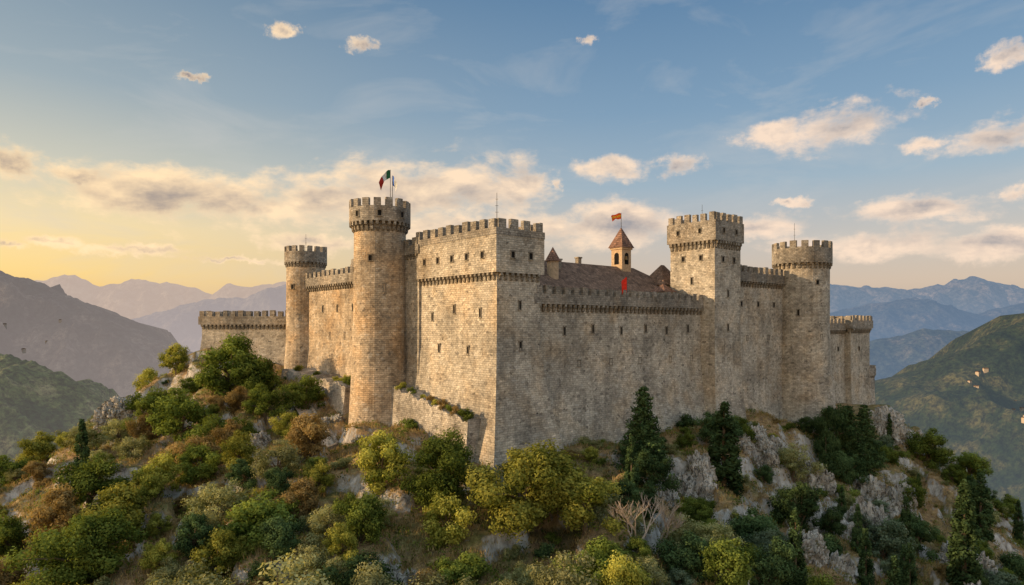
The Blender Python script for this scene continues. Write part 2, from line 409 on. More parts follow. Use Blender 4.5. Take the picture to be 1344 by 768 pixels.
def hiproof(mb,a0,a1,b0,b1,ze,zr,ra0,ra1,ov=.5):
    bm=(b0+b1)/2
    e=[(*loc(a0-ov,b0-ov),ze),(*loc(a1+ov,b0-ov),ze),(*loc(a1+ov,b1+ov),ze),(*loc(a0-ov,b1+ov),ze)]
    r0=(*loc(ra0,bm),zr);r1=(*loc(ra1,bm),zr)
    if ra0==ra1:
        for i in range(4): mb.face([e[i],e[(i+1)%4],r0])
    else:
        mb.face([e[0],e[1],r1,r0]);mb.face([e[2],e[3],r0,r1])
        mb.face([e[1],e[2],r1]);mb.face([e[3],e[0],r0])
    mb.face(e[::-1])
def hall(name,a0,a1,b0,b1,zb,ze,zr,ra0,ra1,mat,tile=None):
    org=(*loc((a0+a1)/2,(b0+b1)/2),zb)
    mb=MB(); prism(mb,rect(a0,a1,b0,b1),[(zb,0),(ze+.02,0)]); h=mb.obj(name,mat,org,castle)
    mb=MB(); hiproof(mb,a0,a1,b0,b1,ze,zr,ra0,ra1); mb.obj('roof',tile or TILE,org,h)
    return h
h1=hall('hall',14,54,8.5,21.5,-12,6.3,11.4,20.5,46,STONE)
h2=hall('small_house',42.6,45.2,5.2,7.6,-12,6.4,7.9,43.9,43.9,PLASTER,TILE_RED)
h3=hall('chapel',47.5,53,9,14,-12,8.0,12.0,50,51,STONE)
for a,b,z in ((24,13,9.2),(33,17,10.4)):
    mb=MB(); prism(mb,rect(a,a+.8,b,b+.8),[(z,0),(z+2.2,0),(z+2.2,.12),(z+2.45,.12)]); mb.obj('chimney',STONE_TRIM,(*loc(a,b),z),h1)
org=(*loc(42.5,15),10)
mb=MB(); R=rect(41.2,43.8,13.7,16.3); prism(mb,R,[(7,0),(14.6,0),(14.6,.2),(14.95,.2)])
bt=mb.obj('bell_turret',PLASTER,org,castle)
mb=MB(); o=offset(R,.45); apex=(*loc(42.5,15),18.9)
for i in range(4): mb.face([(*o[i],14.955),(*o[(i+1)%4],14.955),apex])
mb.face([(*p,14.955) for p in o][::-1]); mb.obj('roof',TILE_RED,org,bt)
def arch(parent,p,n,z,w,h):
    t=Vector((-n[1],n[0]));m=MB()
    pts=[(-w/2,0),(w/2,0)]+[(w/2*math.cos(x),h-w/2+w/2*math.sin(x)) for x in [math.pi*i/8 for i in range(9)]]
    m.face([(p[0]+t.x*x+n[0]*.03,p[1]+t.y*x+n[1]*.03,z+y) for x,y in pts]); m.obj('arched_opening',DARK,(*p,z),parent)
arch(bt,loc(42.5,13.7),nR,11.8,1.1,2.2); arch(bt,loc(41.2,15),nL,11.8,1.1,2.2)
mb=MB(); cc=loc(42.2,13.55)
prism(mb,[(cc[0]+.35*math.cos(i*math.pi/6),cc[1]+.35*math.sin(i*math.pi/6)) for i in range(12)],[(12.6,.05),(12.8,-.02),(13.3,-.1)],bottom=True); mb.obj('bell',BRONZE,(*cc,12.6),bt)
org=(*loc(20.8,11),6)
mb=MB(); R=circ(20.8,11,.95,16); prism(mb,R,[(4,0),(10.9,0)]); rtu=mb.obj('turret',PLASTER,org,castle)
mb=MB(); o=offset(R,.35)
for i in range(16): mb.face([(*o[i],10.85),(*o[(i+1)%16],10.85),(*loc(20.8,11),13.2)])
mb.face([(*p,10.85) for p in o][::-1]); mb.obj('roof',TILE_RED,org,rtu)
def tube(mb,pts,rs,n=7):
    pts=[Vector(p) for p in pts];rings=[]
    for i,p in enumerate(pts):
        d=(pts[min(i+1,len(pts)-1)]-pts[max(i-1,0)]).normalized()
        a=d.orthogonal().normalized();b=d.cross(a)
        rings.append([p+(a*math.cos(2*math.pi*k/n)+b*math.sin(2*math.pi*k/n))*rs[i] for k in range(n)])
    for r0,r1 in zip(rings,rings[1:]):
        for k in range(n):
            mb.face([r0[k],r0[(k+1)%n],r1[(k+1)%n],r1[k]])
    mb.face(rings[-1]);mb.face(rings[0][::-1])
def flag(base,h,stripes,w,hh,label,ang=20,droop=.25,vertical=False):
    e=bpy.data.objects.new('flag',None);COL.objects.link(e);setp(e,base,None)
    mb=MB();tube(mb,[base,(base[0],base[1],base[2]+h)],[.07,.04],8)
    mb.obj('flag_pole',METAL,base,e)
    m=MB();N=18;M=6;ca,sa=math.cos(rad(ang)),math.sin(rad(ang))
    def P(i,j):
        u=i/N;v=j/M
        wave=.28*math.sin(u*8+v*2.5)*u*w*.5
        x=u*w*(1-.25*v*u);z=base[2]+h-.1-v*hh*(1-.25*u)-droop*w*u*u+.08*math.sin(u*9+v*2)
        return (base[0]+ca*x-sa*wave,base[1]+sa*x+ca*wave,z)
    k=len(stripes)
    for i in range(N):
        for j in range(M):
            mi=(j*k//M) if vertical else (i*k//N)
            m.face([P(i,j+1),P(i+1,j+1),P(i+1,j),P(i,j)],mi=mi)
    m.obj('flag_cloth',stripes,base,e,smooth=True)
    top(e,label,'flag')
p=loc(-3,25.2)
flag((p[0]+1.6,p[1],16.1),8.6,[GRN,WHITE,DRED],1.9,1.3,'green white and red flag flying from the round tower',205,1.15)
flag((p[0]+2.0,p[1]-.4,16.1),7.6,[BLU,WHITE],1.0,1.5,'blue and white flag flying on the round tower',320,1.5)
p=loc(42.5,15)
flag((p[0],p[1],18.6),3.0,[ORG,YEL,ORG],2.2,1.1,'red and yellow flag above the bell turret roof',195,.3,True)
p=loc(26.2,-.08)
flag((p[0],p[1],4.4),3.5,[RED,RED],1.1,2.5,'red banner drooping from a pole on the curtain wall',200,.7)
def aerial(x,y,z,h):
    mb=MB();tube(mb,[(x,y,z),(x,y,z+h)],[.06,.03],6)
    for q in (.55,.7,.85): mb.obox((x,y),Vector((1,0)),Vector((0,-1)),.7-q*.4,-.02,.02,z+h*q,z+h*q+.04)
    o=mb.obj('aerial',METAL,(x,y,z));top(o,'thin metal aerial mast on the tower battlements','aerial','aerials on the towers')
aerial(*loc(1,1.2),12.2,5.8);aerial(*loc(51,3),15.3,7.2);aerial(*loc(79.5,0),13.1,8.5);aerial(*loc(1,62),12.8,6)
# ------------------------------------------------------------ terrain
CP=np.array([(-2,87,-18),(-17,101,-14.5),(-22,103,-16),(-35,127,-9),(-39.5,120,-13.5),(-42,133,-9.6),(-50,139,-8),(-64,140,-7.6),(-72,138,-12),
(-80,140,-21),(-100,130,-36),(-75,100,-28),(-60,110,-22),(-45,112,-15.5),(-30,100,-18),(-50,90,-24.5),(-62,75,-31),(-30,80,-22),(-15,85,-18.6),
(-5,80,-20.5),(0,70,-22.5),(-20,65,-23.5),(-40,60,-28),(0,60,-24.5),(0,45,-31),(0,25,-48),(0,0,-64),(20,65,-26.5),(8,92,-17.5),(20,98,-19.2),(17,105,-17.3),
(15,85,-22.5),(25,85,-24.5),(34,118,-17),(30,110,-18.5),(40,111,-20.5),(40,100,-27),(35,85,-29),(50,128,-18),(60,134,-24),(55,115,-29),(70,135,-26),
(78,155,-18),(88,160,-20),(95,150,-30),(100,130,-44),(75,110,-38),(60,90,-36),(60,70,-42),(40,60,-37),(20,125,-12),(-10,120,-12),(50,160,-15),(10,170,-20),
(-30,160,-12),(0,220,-50),(100,200,-50),(-100,200,-50),(0,300,-120),(200,130,-120),(-200,130,-100),(150,30,-95),(-150,30,-95),(200,260,-130),(-200,260,-120),
(0,-80,-110),(150,-80,-130),(-150,-80,-120),(-62,150,-9),(-20,112,-12),(100,165,-30),(120,150,-60),(-110,100,-50)],float)
def cpk(P,Q): return np.sqrt(((P[:,None,:]-Q[None,:,:])**2).sum(-1)+4.0)
_n=len(CP);A=np.zeros((_n+3,_n+3));A[:_n,:_n]=cpk(CP[:,:2],CP[:,:2])
A[:_n,_n]=1;A[:_n,_n+1:]=CP[:,:2];A[_n,:_n]=1;A[_n+1:,:_n]=CP[:,:2].T
wts=np.linalg.solve(A,np.concatenate([CP[:,2],np.zeros(3)]))
def Hs(xy):
    xy=np.asarray(xy,float);out=np.empty(len(xy))
    for s in range(0,len(xy),20000):
        q=xy[s:s+20000]
        out[s:s+20000]=cpk(q,CP[:,:2])@wts[:_n]+wts[_n]+q@wts[_n+1:]
    r=np.hypot(xy[:,0],xy[:,1]-110);w=np.clip((r-180)/260,0,1);w=w*w*(3-2*w)
    out=out*(1-w)+(-300)*w
    nz=np.empty(len(xy))
    for i,(x,y) in enumerate(xy):
        if r[i]>500: nz[i]=8*mn.noise(Vector((x*.003,y*.003,0)));continue
        f=mn.fractal(Vector((x*.09,y*.09,1.3)),.9,2.1,5)*1.3
        rd=1-abs(mn.noise(Vector((x*.07+9,y*.07,4.2)))*2)
        dx=x-C0[0];dy=y-C0[1];a=dx*U[0]+dy*U[1];b=dx*V[0]+dy*V[1]
        far=min(1,max(0,max(-a,-b)/10)) if (a>-60 and b>-60) else 1
        st=mn.noise(Vector((x*.16,y*.16,7)))
        led=(1 if st>.12 else (0 if st<.02 else (st-.02)/.1))
        nz[i]=f*(.35+.9*far)+(rd*1.2-.7)*far+led*2.1*far
    return out+nz
def H(x,y): return float(Hs([(x,y)])[0])
def axis(lo,hi,step,far,g=1.22):
    c=list(np.arange(lo,hi+step*.5,step));s=step;x=lo;left=[]
    while x>-far: s*=g;x-=s;left.append(x)
    s=step;x=hi;right=[]
    while x<far: s*=g;x+=s;right.append(x)
    return np.array(left[::-1]+c+right)
xs=axis(-115,125,.7,9000);ys=axis(40,165,.7,9000)
X,Y=np.meshgrid(xs,ys);XY=np.stack([X.ravel(),Y.ravel()],1);Z=Hs(XY)
nx,ny=len(xs),len(ys)
def gridmesh(name,verts,nx,ny,mat,smooth=True):
    me=bpy.data.meshes.new(name);me.vertices.add(len(verts));me.vertices.foreach_set('co',np.asarray(verts,np.float32).ravel())
    i=np.arange(nx-1);j=np.arange(ny-1);I,J=np.meshgrid(i,j);a=(J*nx+I).ravel()
    q=np.stack([a,a+1,a+nx+1,a+nx],1).astype(np.int32);n=len(q)
    me.loops.add(4*n);me.loops.foreach_set('vertex_index',q.ravel())
    me.polygons.add(n);me.polygons.foreach_set('loop_start',np.arange(0,4*n,4,dtype=np.int32))
    me.polygons.foreach_set('use_smooth',np.full(n,smooth))
    me.materials.append(mat);me.update();me.validate()
    o=bpy.data.objects.new(name,me);COL.objects.link(o);return o
g=gridmesh('ground',np.concatenate([XY,Z[:,None]],1),nx,ny,GROUND);g['kind']='structure'
# ------------------------------------------------------------ mountains
TU=1/896.
def mountain(name,D,prof,mat,slope=.55,floor=-300,amp=.08,seed=0,nx=260,nj=46):
    prof=[(a*TU*D,b*TU*D) for a,b in prof]
    px=[p[0] for p in prof];pz=[p[1] for p in prof]
    xs=np.linspace(px[0],px[-1],nx);zr=np.interp(xs,px,pz)
    vs=[];W=(max(pz)-floor)/slope
    S=1/(W*.35)
    ts=[-.5,-.25,-.1]+list(np.linspace(0,1,nj))
    for t in ts:
        for x,z in zip(xs,zr):
            y=D-W*t
            hgt=z-floor
            f=(1-abs(t))**1.15 if t>=0 else 1-abs(t)*1.2
            rn=mn.ridged_multi_fractal(Vector((x*S+seed,y*S,seed)),.8,2.1,7,1.0,2.0)-1.1
            e=mn.fractal(Vector((x*S*3+seed,seed,2)),.6,2.1,7)*hgt*.03
            k=min(1,abs(t)*5)*min(1,(1-t)*3+.1)
            vs.append((x,y,floor+hgt*f+rn*hgt*amp*2.4*k+e*(1-k)+rn*hgt*.018-(20 if t==1 else 0)))
    o=gridmesh(name,vs,nx,len(ts),mat);o['kind']='structure'
    return vs,nx,len(ts)
def tb(l): return [(a-672,430-b) for a,b in l]
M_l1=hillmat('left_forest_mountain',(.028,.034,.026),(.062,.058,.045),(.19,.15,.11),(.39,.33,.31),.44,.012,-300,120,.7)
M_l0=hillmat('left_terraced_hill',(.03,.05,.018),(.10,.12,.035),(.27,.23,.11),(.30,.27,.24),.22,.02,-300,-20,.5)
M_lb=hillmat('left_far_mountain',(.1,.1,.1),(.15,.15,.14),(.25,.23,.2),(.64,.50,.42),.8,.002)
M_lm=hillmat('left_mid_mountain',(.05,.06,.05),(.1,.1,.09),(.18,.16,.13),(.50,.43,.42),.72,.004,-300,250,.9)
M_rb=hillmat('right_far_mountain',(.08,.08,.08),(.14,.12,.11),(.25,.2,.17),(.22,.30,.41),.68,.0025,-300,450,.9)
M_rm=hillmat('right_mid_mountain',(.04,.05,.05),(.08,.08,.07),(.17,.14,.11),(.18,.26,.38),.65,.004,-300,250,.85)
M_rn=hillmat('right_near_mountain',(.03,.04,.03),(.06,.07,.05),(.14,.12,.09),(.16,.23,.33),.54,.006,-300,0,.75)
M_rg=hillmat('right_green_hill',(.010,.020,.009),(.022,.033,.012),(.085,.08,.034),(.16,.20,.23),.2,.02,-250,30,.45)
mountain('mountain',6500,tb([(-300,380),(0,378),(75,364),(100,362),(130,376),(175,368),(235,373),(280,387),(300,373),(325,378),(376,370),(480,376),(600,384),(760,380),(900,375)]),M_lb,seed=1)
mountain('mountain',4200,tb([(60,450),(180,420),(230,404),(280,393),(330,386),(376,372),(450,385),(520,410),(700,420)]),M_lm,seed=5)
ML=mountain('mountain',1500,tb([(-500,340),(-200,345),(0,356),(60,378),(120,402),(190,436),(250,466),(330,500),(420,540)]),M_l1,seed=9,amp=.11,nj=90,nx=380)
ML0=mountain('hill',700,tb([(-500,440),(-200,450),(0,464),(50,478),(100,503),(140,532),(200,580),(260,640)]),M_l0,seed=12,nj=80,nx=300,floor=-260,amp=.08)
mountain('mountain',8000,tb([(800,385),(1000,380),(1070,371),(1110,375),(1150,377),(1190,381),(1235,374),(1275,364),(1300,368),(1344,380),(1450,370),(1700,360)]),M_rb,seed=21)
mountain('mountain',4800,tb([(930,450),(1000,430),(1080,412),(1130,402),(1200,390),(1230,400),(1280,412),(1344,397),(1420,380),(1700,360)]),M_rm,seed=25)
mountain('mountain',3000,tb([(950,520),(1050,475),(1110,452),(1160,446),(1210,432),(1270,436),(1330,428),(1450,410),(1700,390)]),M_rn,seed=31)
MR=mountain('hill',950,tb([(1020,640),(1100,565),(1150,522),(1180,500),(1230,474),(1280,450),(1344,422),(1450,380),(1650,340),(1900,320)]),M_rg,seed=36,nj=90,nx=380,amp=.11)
WHITE_W=plain('pale_house_plaster',(.45,.38,.31))
def house_parts():
    mb=MB(); t=Vector((1,0));n=Vector((0,-1))
    mb.obox((0,0),t,n,12,-4.5,4.5,-9,5.5)
    w=mb.obj('house_walls',WHITE_W,link=False).data
    mb=MB()
    e=[(-6.6,-5.2,5.4),(6.6,-5.2,5.4),(6.6,5.2,5.4),(-6.6,5.2,5.4)];r=[(-6.6,0,8),(6.6,0,8)]
    mb.face([e[0],e[1],r[1],r[0]]);mb.face([e[2],e[3],r[0],r[1]]);mb.face([e[1],e[2],r[1]]);mb.face([e[3],e[0],r[0]]);mb.face(e[::-1])
    rr=mb.obj('roof',TILE,link=False).data
    return w,rr
hw,hr=house_parts()
def house(p,s):
    o=bpy.data.objects.new('house',hw);COL.objects.link(o);o.location=(p[0],p[1],p[2]+.2);o.rotation_euler=(0,0,random.uniform(-.8,.8));o.scale=(s,s,s)
    r=bpy.data.objects.new('roof',hr);COL.objects.link(r);r.parent=o
    top(o,'small pale plastered house with tiled roof on the valley slope','house','houses on the valley slopes')
for (vs,n,m),cl,s in ((MR,[(.24,14),(.25,18),(.27,12),(.22,24),(.20,30)],.4),(ML,[(.60,20),(.63,28),(.57,26),(.66,34),(.68,24)],.6)):
    for fx,j in cl:
        for q in range(4):
            i=min(n-1,max(0,int(fx*n+random.uniform(-8,8))));jj=min(m-2,max(4,j+random.randint(-4,4)))
            house(vs[jj*n+i],s*random.uniform(.7,1.2))
# ------------------------------------------------------------ foliage
def leafmesh(name,C,N,S,T,ar=.55):
    n=len(C);R=rng.normal(size=(n,3));t=np.cross(N,R);t/=np.linalg.norm(t,axis=1)[:,None]+1e-9
    b=np.cross(N,t);b/=np.linalg.norm(b,axis=1)[:,None]+1e-9
    S=S[:,None];v=np.stack([C-t*S,C-b*S*ar,C+t*S,C+b*S*ar],1).reshape(-1,3)
    me=bpy.data.meshes.new(name);me.vertices.add(4*n);me.vertices.foreach_set('co',v.astype(np.float32).ravel())
    me.loops.add(4*n);me.loops.foreach_set('vertex_index',np.arange(4*n,dtype=np.int32))
    me.polygons.add(n);me.polygons.foreach_set('loop_start',np.arange(0,4*n,4,dtype=np.int32))
    at=me.attributes.new('tint','FLOAT','POINT');at.data.foreach_set('value',np.repeat(np.clip(T,0,1),4).astype(np.float32))
    me.update();return me
def unit(n):
    d=rng.normal(size=(n,3));return d/np.linalg.norm(d,axis=1)[:,None]
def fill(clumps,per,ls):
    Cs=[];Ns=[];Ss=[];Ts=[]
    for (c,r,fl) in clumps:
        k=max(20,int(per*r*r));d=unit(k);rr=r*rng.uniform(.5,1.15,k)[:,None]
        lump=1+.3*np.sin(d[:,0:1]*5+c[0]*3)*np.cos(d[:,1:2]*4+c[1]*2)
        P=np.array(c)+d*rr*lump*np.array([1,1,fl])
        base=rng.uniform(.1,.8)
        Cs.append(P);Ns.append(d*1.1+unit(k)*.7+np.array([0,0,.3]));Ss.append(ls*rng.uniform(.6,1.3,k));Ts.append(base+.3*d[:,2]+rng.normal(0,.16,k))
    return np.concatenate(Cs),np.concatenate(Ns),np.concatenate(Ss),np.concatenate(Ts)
def make_broad(seed,Ht=6,R=3,n=38,per=480,ls=.13,sparse=False):
    random.seed(seed);cl=[]
    for i in range(n):
        th=random.uniform(0,2*math.pi);cp=random.uniform(-.95,1);sp_=math.sqrt(1-cp*cp);r=random.uniform(.5,1.05)
        lob=1+.22*math.sin(th*2+seed)+.15*math.sin(th*5+seed*2)
        c=(R*.8*r*lob*sp_*math.cos(th),R*.8*r*lob*sp_*math.sin(th),Ht*.52+Ht*.42*r*cp*random.uniform(.8,1.15))
        cl.append((c,R*random.uniform(.15,.35)*(.85 if sparse else 1),random.uniform(.65,.95)))
    crown=leafmesh('tree_crown',*fill(cl,per,ls))
    mb=MB();top_=(random.uniform(-.3,.3),random.uniform(-.3,.3),Ht*.42)
    tube(mb,[(0,0,-.8),(.08,0,Ht*.15),(.1,.12,Ht*.3),top_],[.26,.2,.17,.12],8)
    for c,r,f in cl[::3]:
        mid=[(top_[k]*.6+c[k]*.4) for k in range(3)];mid[2]+=.1
        st=(top_[0]*.5,top_[1]*.5,Ht*random.uniform(.2,.4));tube(mb,[st,mid,c],[.1,.06,.02],5)
    trunk=mb.obj('tree_trunk',BARK,link=False).data
    return trunk,crown,Ht
def make_cypress(seed,Ht=8,R=.95):
    random.seed(seed);cl=[]
    for i in range(110):
        h=random.uniform(.03,.99);rr=R*(min(1,h*5+.2)**.5)*(1-h**2.2)**.8*.62+.03
        th=random.uniform(0,6.28);cl.append(((rr*math.cos(th),rr*math.sin(th),h*Ht),max(.14,R*.42*(1-h*.6)),1.8))
    crown=leafmesh('tree_crown',*fill(cl,900,.12))
    mb=MB();tube(mb,[(0,0,-.8),(0,0,Ht*.5),(0,0,Ht*.92)],[.16,.1,.03],7)
    return mb.obj('tree_trunk',BARK,link=False).data,crown,Ht
def make_fir(seed,Ht=9,R=2.7):
    random.seed(seed);cl=[];mb=MB();tube(mb,[(0,0,-.8),(0,0,Ht*.5),(0,0,Ht*.97)],[.22,.13,.03],8)
    z=.04
    while z<.99:
        rr=R*(1-z)**.8*random.uniform(.85,1.1)+.1;k=max(4,int(11*(1-z)+4));o=random.uniform(0,6)
        for i in range(k):
            th=o+6.283*i/k+random.uniform(-.2,.2);L=rr*random.uniform(.7,1.15)
            if i%2==0: tube(mb,[(0,0,z*Ht),(L*.9*math.cos(th),L*.9*math.sin(th),z*Ht-.12*L)],[.05,.015],4)
            for q in (.3,.6,.9):
                cl.append(((L*q*math.cos(th),L*q*math.sin(th),z*Ht-.2*L*q+random.uniform(-.15,.15)),(.42+.25*(1-q))*(.4+.75*(1-z)),.75))
        z+=.05
    crown=leafmesh('tree_crown',*fill(cl,260,.12))
    return mb.obj('tree_trunk',BARK,link=False).data,crown,Ht
def make_shrub(seed,Ht=2,R=1.4):
    random.seed(seed);cl=[]
    for i in range(15):
        th=random.uniform(0,6.28);r=random.uniform(0,.75)*R;cl.append(((r*math.cos(th),r*math.sin(th),Ht*random.uniform(.2,.75)*(1-.3*r/R)),R*random.uniform(.25,.42),.8))
    crown=leafmesh('tree_crown',*fill(cl,620,.10))
    mb=MB()
    for c,r,f in cl[::2]: tube(mb,[(0,0,-.3),(c[0]*.5,c[1]*.5,c[2]*.6),c],[.05,.03,.01],4)
    return mb.obj('tree_trunk',BARK,link=False).data,crown,Ht
BR=[make_broad(s) for s in (1,2,3,4,5)]
OL=[make_broad(s,6,3.3,46,420,.10,True) for s in (11,12)]
BIG=[make_broad(s,6,3,60,800,.10) for s in (21,22)]
CY=[make_cypress(s) for s in (5,6)];FI=[make_fir(s) for s in (7,8)];SH=[make_shrub(s) for s in (31,32,33)]
random.seed(99)
for lst in (BR,OL,BIG,CY,FI,SH):
    for t,c,h in lst: c.materials.append(L_GREEN)
PL=[]
LAB={'leaf_green':'rounded green broadleaf tree on the rocky slope','leaf_yellow_green':'yellow-green leafy tree on the slope','leaf_dark_evergreen':'dark evergreen tree on the slope','leaf_olive_grey':'pale olive-green tree with loose crown','leaf_autumn_brown':'brown autumn-tinted tree on the dry slope','leaf_grey_green':'grey-green bushy tree among rocks'}
def plant(var,x,y,h,mat,wide=1,z=None,kind=None,label=None):
    t,c,Ht=var;s=h/Ht
    nm=kind or 'tree';z=H(x,y)-.15 if z is None else z
    tr=bpy.data.objects.new(nm,None);COL.objects.link(tr)
    if nm=='tree': z-=.07*h
    tr.location=(x,y,z);tr.rotation_euler=(0,0,random.uniform(0,6.28));tr.scale=(s*wide,s*wide*random.uniform(.9,1.1),s)
    if nm=='shrub': n1,n2='stem','foliage'
    else: n1,n2='trunk','crown'
    a=bpy.data.objects.new(n1,t);COL.objects.link(a);a.parent=tr
    b=bpy.data.objects.new(n2,c);COL.objects.link(b);b.parent=tr
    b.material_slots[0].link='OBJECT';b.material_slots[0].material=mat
    lab=label or (LAB[mat.name] if nm!='shrub' else 'low leafy shrub growing among rocks and dry grass')
    if nm=='cypress_tree': lab='slender dark cypress on the slope'
    if nm=='fir_tree' and not label: lab='dark conical conifer below the castle wall'
    top(tr,lab,'shrub' if nm=='shrub' else 'tree','shrubs on the hillside' if nm=='shrub' else 'trees on the hillside')
    PL.append((x,y,h*.4*wide))
plant(FI[0],18,93.5,12.2,L_DARK,1.15,kind='fir_tree')
plant(CY[0],29.5,95,13.5,L_DARK,1.7,kind='cypress_tree')
plant(CY[1],-60.5,96,12,L_DARK,kind='cypress_tree')
plant(CY[1],57,86,14.5,L_DARK,1.15,kind='cypress_tree');plant(CY[0],79,115,12,L_DARK,1.4,kind='cypress_tree')
plant(FI[1],61,124,13.5,L_DARK,1.1,kind='fir_tree');plant(FI[0],66,128,11.5,L_DARK,1.2,kind='fir_tree')
plant(BIG[0],57.5,124,13,L_DARK,.6);plant(BR[1],85,140,9,L_GREEN,1)
plant(BIG[0],1.3,71,10.2,L_YEL,1.15);plant(BIG[1],-7.3,75,9,L_GREEN,1.1);plant(BR[2],-6.4,69.5,6.2,L_YEL,1)
plant(BR[0],-15.2,79,7,L_YEL,1);plant(BR[2],-51,124,12.5,L_GREEN,1.05);plant(BR[3],-46.5,122,10.5,L_GREEN,1)
plant(BR[1],-53,110,10,L_GREEN,1.1);plant(BR[0],-34,112,7.5,L_GREEN,.95);plant(BR[2],-33,101,4.6,L_YEL,1)
plant(BR[3],-44.5,112,6.5,L_BROWN,.9);plant(BR[4],-63,118,8,L_GREEN,1);plant(BR[1],-41,99,6,L_BROWN,.9)
plant(OL[0],-19,54,11,L_OLIVE,1.1);plant(OL[1],-27,56,9.5,L_OLIVE,1.05);plant(BIG[1],-11,55,7,L_OLIVE,.9)
plant(OL[0],4,55,8.5,L_OLIVE,1.05);plant(OL[1],-5.5,55,8,L_OLIVE,1);plant(BIG[1],9.5,58,7.5,L_YEL,.9);plant(OL[1],-36,56,8.5,L_YEL,1)
plant(BR[2],51,93,7.5,L_BLUE,1);plant(BR[1],17.5,86,6,L_DARK,1);plant(BR[4],58,118,6.5,L_DARK,1)
plant(BR[3],28,80,7,L_DARK,1.1);plant(BR[0],-45,78,8.5,L_YEL,1.1);plant(BIG[0],-41,65,8.5,L_GREEN,1.1)
plant(BR[1],-52,84,7.5,L_GREEN,1.1);plant(SH[0],29,113,2.8,L_DARK,1.2,kind='shrub');plant(SH[1],40,115,3.4,L_DARK,1.2,kind='shrub')
plant(SH[2],22,103,2.2,L_GREEN,1.1,kind='shrub')
for b,s in ((2.5,1.9),(3.9,1.3),(6.5,1.3),(8,1.7),(10,1.1),(13,1.1),(16,1.4),(19,1.5),(5,1.5),(11.5,1.4)):
    x,y=loc(-2.9,b);plant(random.choice(SH),x,y,s,random.choice([L_GREEN,L_YEL,L_BROWN]),.9,z=-12.6+.17*b,kind='shrub',label='small shrub rooted on top of the terrace wall')
for b,s in ((33,2.2),(35,1.8),(38,1.2),(46,1.4),(54,1.8)):
    x,y=loc(-4,b);plant(random.choice(SH),x,y,s,random.choice([L_GREEN,L_YEL]),1,z=-9.7+.05*(b-29),kind='shrub',label='small shrub rooted on top of the terrace wall')
for i in range(30):
    a=random.uniform(9,78);bb=random.uniform(-5.4,-2.8) if a<44 else random.uniform(-7.5,-5)
    x,y=loc(a,bb);plant(random.choice(SH),x,y,random.uniform(.7,1.7),random.choice([L_GREEN,L_BROWN,L_DARK,L_OLIVE]),random.uniform(.9,1.5),kind='shrub')
def free(x,y,m):
    dx=x-C0[0];dy=y-C0[1];a=dx*U[0]+dy*U[1];b=dx*V[0]+dy*V[1]
    if a>-6-m and b>-3-m and a<122+m and b<66: return False
    if y>136 and x<-38 and x>-70: return False
    return True
k=0
tries=0
while k<245 and tries<12000:
    tries+=1
    y=random.uniform(53,148);x=random.uniform(-.80,.80)*y
    h=random.choice([3,3.6,4.4,5,6,6.6])*random.uniform(.85,1.15)
    if y<64: h=min(h,5)
    if not free(x,y,3 if h<4.3 else 6): continue
    if any((x-a)**2+(y-b)**2<(r*.72+h*.32)**2 for a,b,r in PL): continue
    if -38<x<-8 and 78<y<112 and random.random()<.85: continue
    if -22<x<8 and 73<y<92 and (h>4 or random.random()<.6): continue
    dens=mn.noise(Vector((x*.05,y*.05,3)))
    if x<0 and dens<-.3 : continue
    right=x>12
    r=random.random()
    if right:
        mat=L_DARK if r<.30 else L_GREEN if r<.66 else L_BLUE if r<.84 else L_OLIVE
    else: mat=L_GREEN if r<.33 else L_YEL if r<.62 else L_BROWN if r<.74 else L_OLIVE if r<.95 else L_DARK
    if right and random.random()<.12: plant(random.choice(CY),x,y,h*1.7,L_DARK,1.1,kind='cypress_tree')
    else: plant(random.choice(OL if mat is L_OLIVE else BR),x,y,h,mat,random.uniform(.9,1.25))
    k+=1
k=0;tries=0
while k<180 and tries<8000:
    tries+=1
    y=random.uniform(52,140);x=random.uniform(-.78,.78)*y
    if not free(x,y,-2.5): continue
    if any((x-a)**2+(y-b)**2<(r*.45+.6)**2 for a,b,r in PL): continue
    if -36<x<-24 and 88<y<110: continue
    plant(random.choice(SH),x,y,random.uniform(.9,2.2),random.choice([L_GREEN,L_YEL,L_BROWN,L_OLIVE,L_DARK,L_YEL]),random.uniform(.9,1.4),kind='shrub');k+=1
def bare(x,y,h):
    z=H(x,y)-.3;mb=MB();br=MB()
    def grow(m,p,d,L,r,lv):
        q=p+d*L;tube(m,[p,(p+q)/2+Vector((random.uniform(-.05,.05)*L,0,0)),q],[r,r*.8,r*.6],5)
        if lv==0: return
        for i in range(3):
            nd=(d+Vector((random.uniform(-.7,.7),random.uniform(-.7,.7),random.uniform(-.05,.35)))).normalized()
            grow(br,p+d*L*random.uniform(.55,1),nd,L*random.uniform(.55,.8),r*.6,lv-1)
    grow(mb,Vector((x,y,z)),Vector((.1,0,1)).normalized(),h*.36,.2,5)
    o=mb.obj('bare_tree',DEADWOOD,(x,y,z));br.obj('branches',DEADWOOD,(x,y,z),o)
    top(o,'leafless pale tree with thin bare branches on the slope','tree')
bare(12.3,68,10);bare(15.5,72,8)
def scatter(n):
    y=rng.uniform(48,150,n*2);x=rng.uniform(-.82,.82,n*2)*y
    m=np.array([free(a,b,-5) for a,b in zip(x,y)]);x=x[m][:n];y=y[m][:n]
    return x,y,Hs(np.stack([x,y],1))
x,y,z=scatter(18000);k=9
C=np.repeat(np.stack([x,y,z],1),k,0)+rng.normal(size=(len(x)*k,3))*[.3,.3,0];C[:,2]+=.12
D=unit(len(C))*.5;D[:,2]=1;D/=np.linalg.norm(D,axis=1)[:,None]
Sz=rng.uniform(.25,.6,len(C))
side=np.cross(D,unit(len(C)));side/=np.linalg.norm(side,axis=1)[:,None]
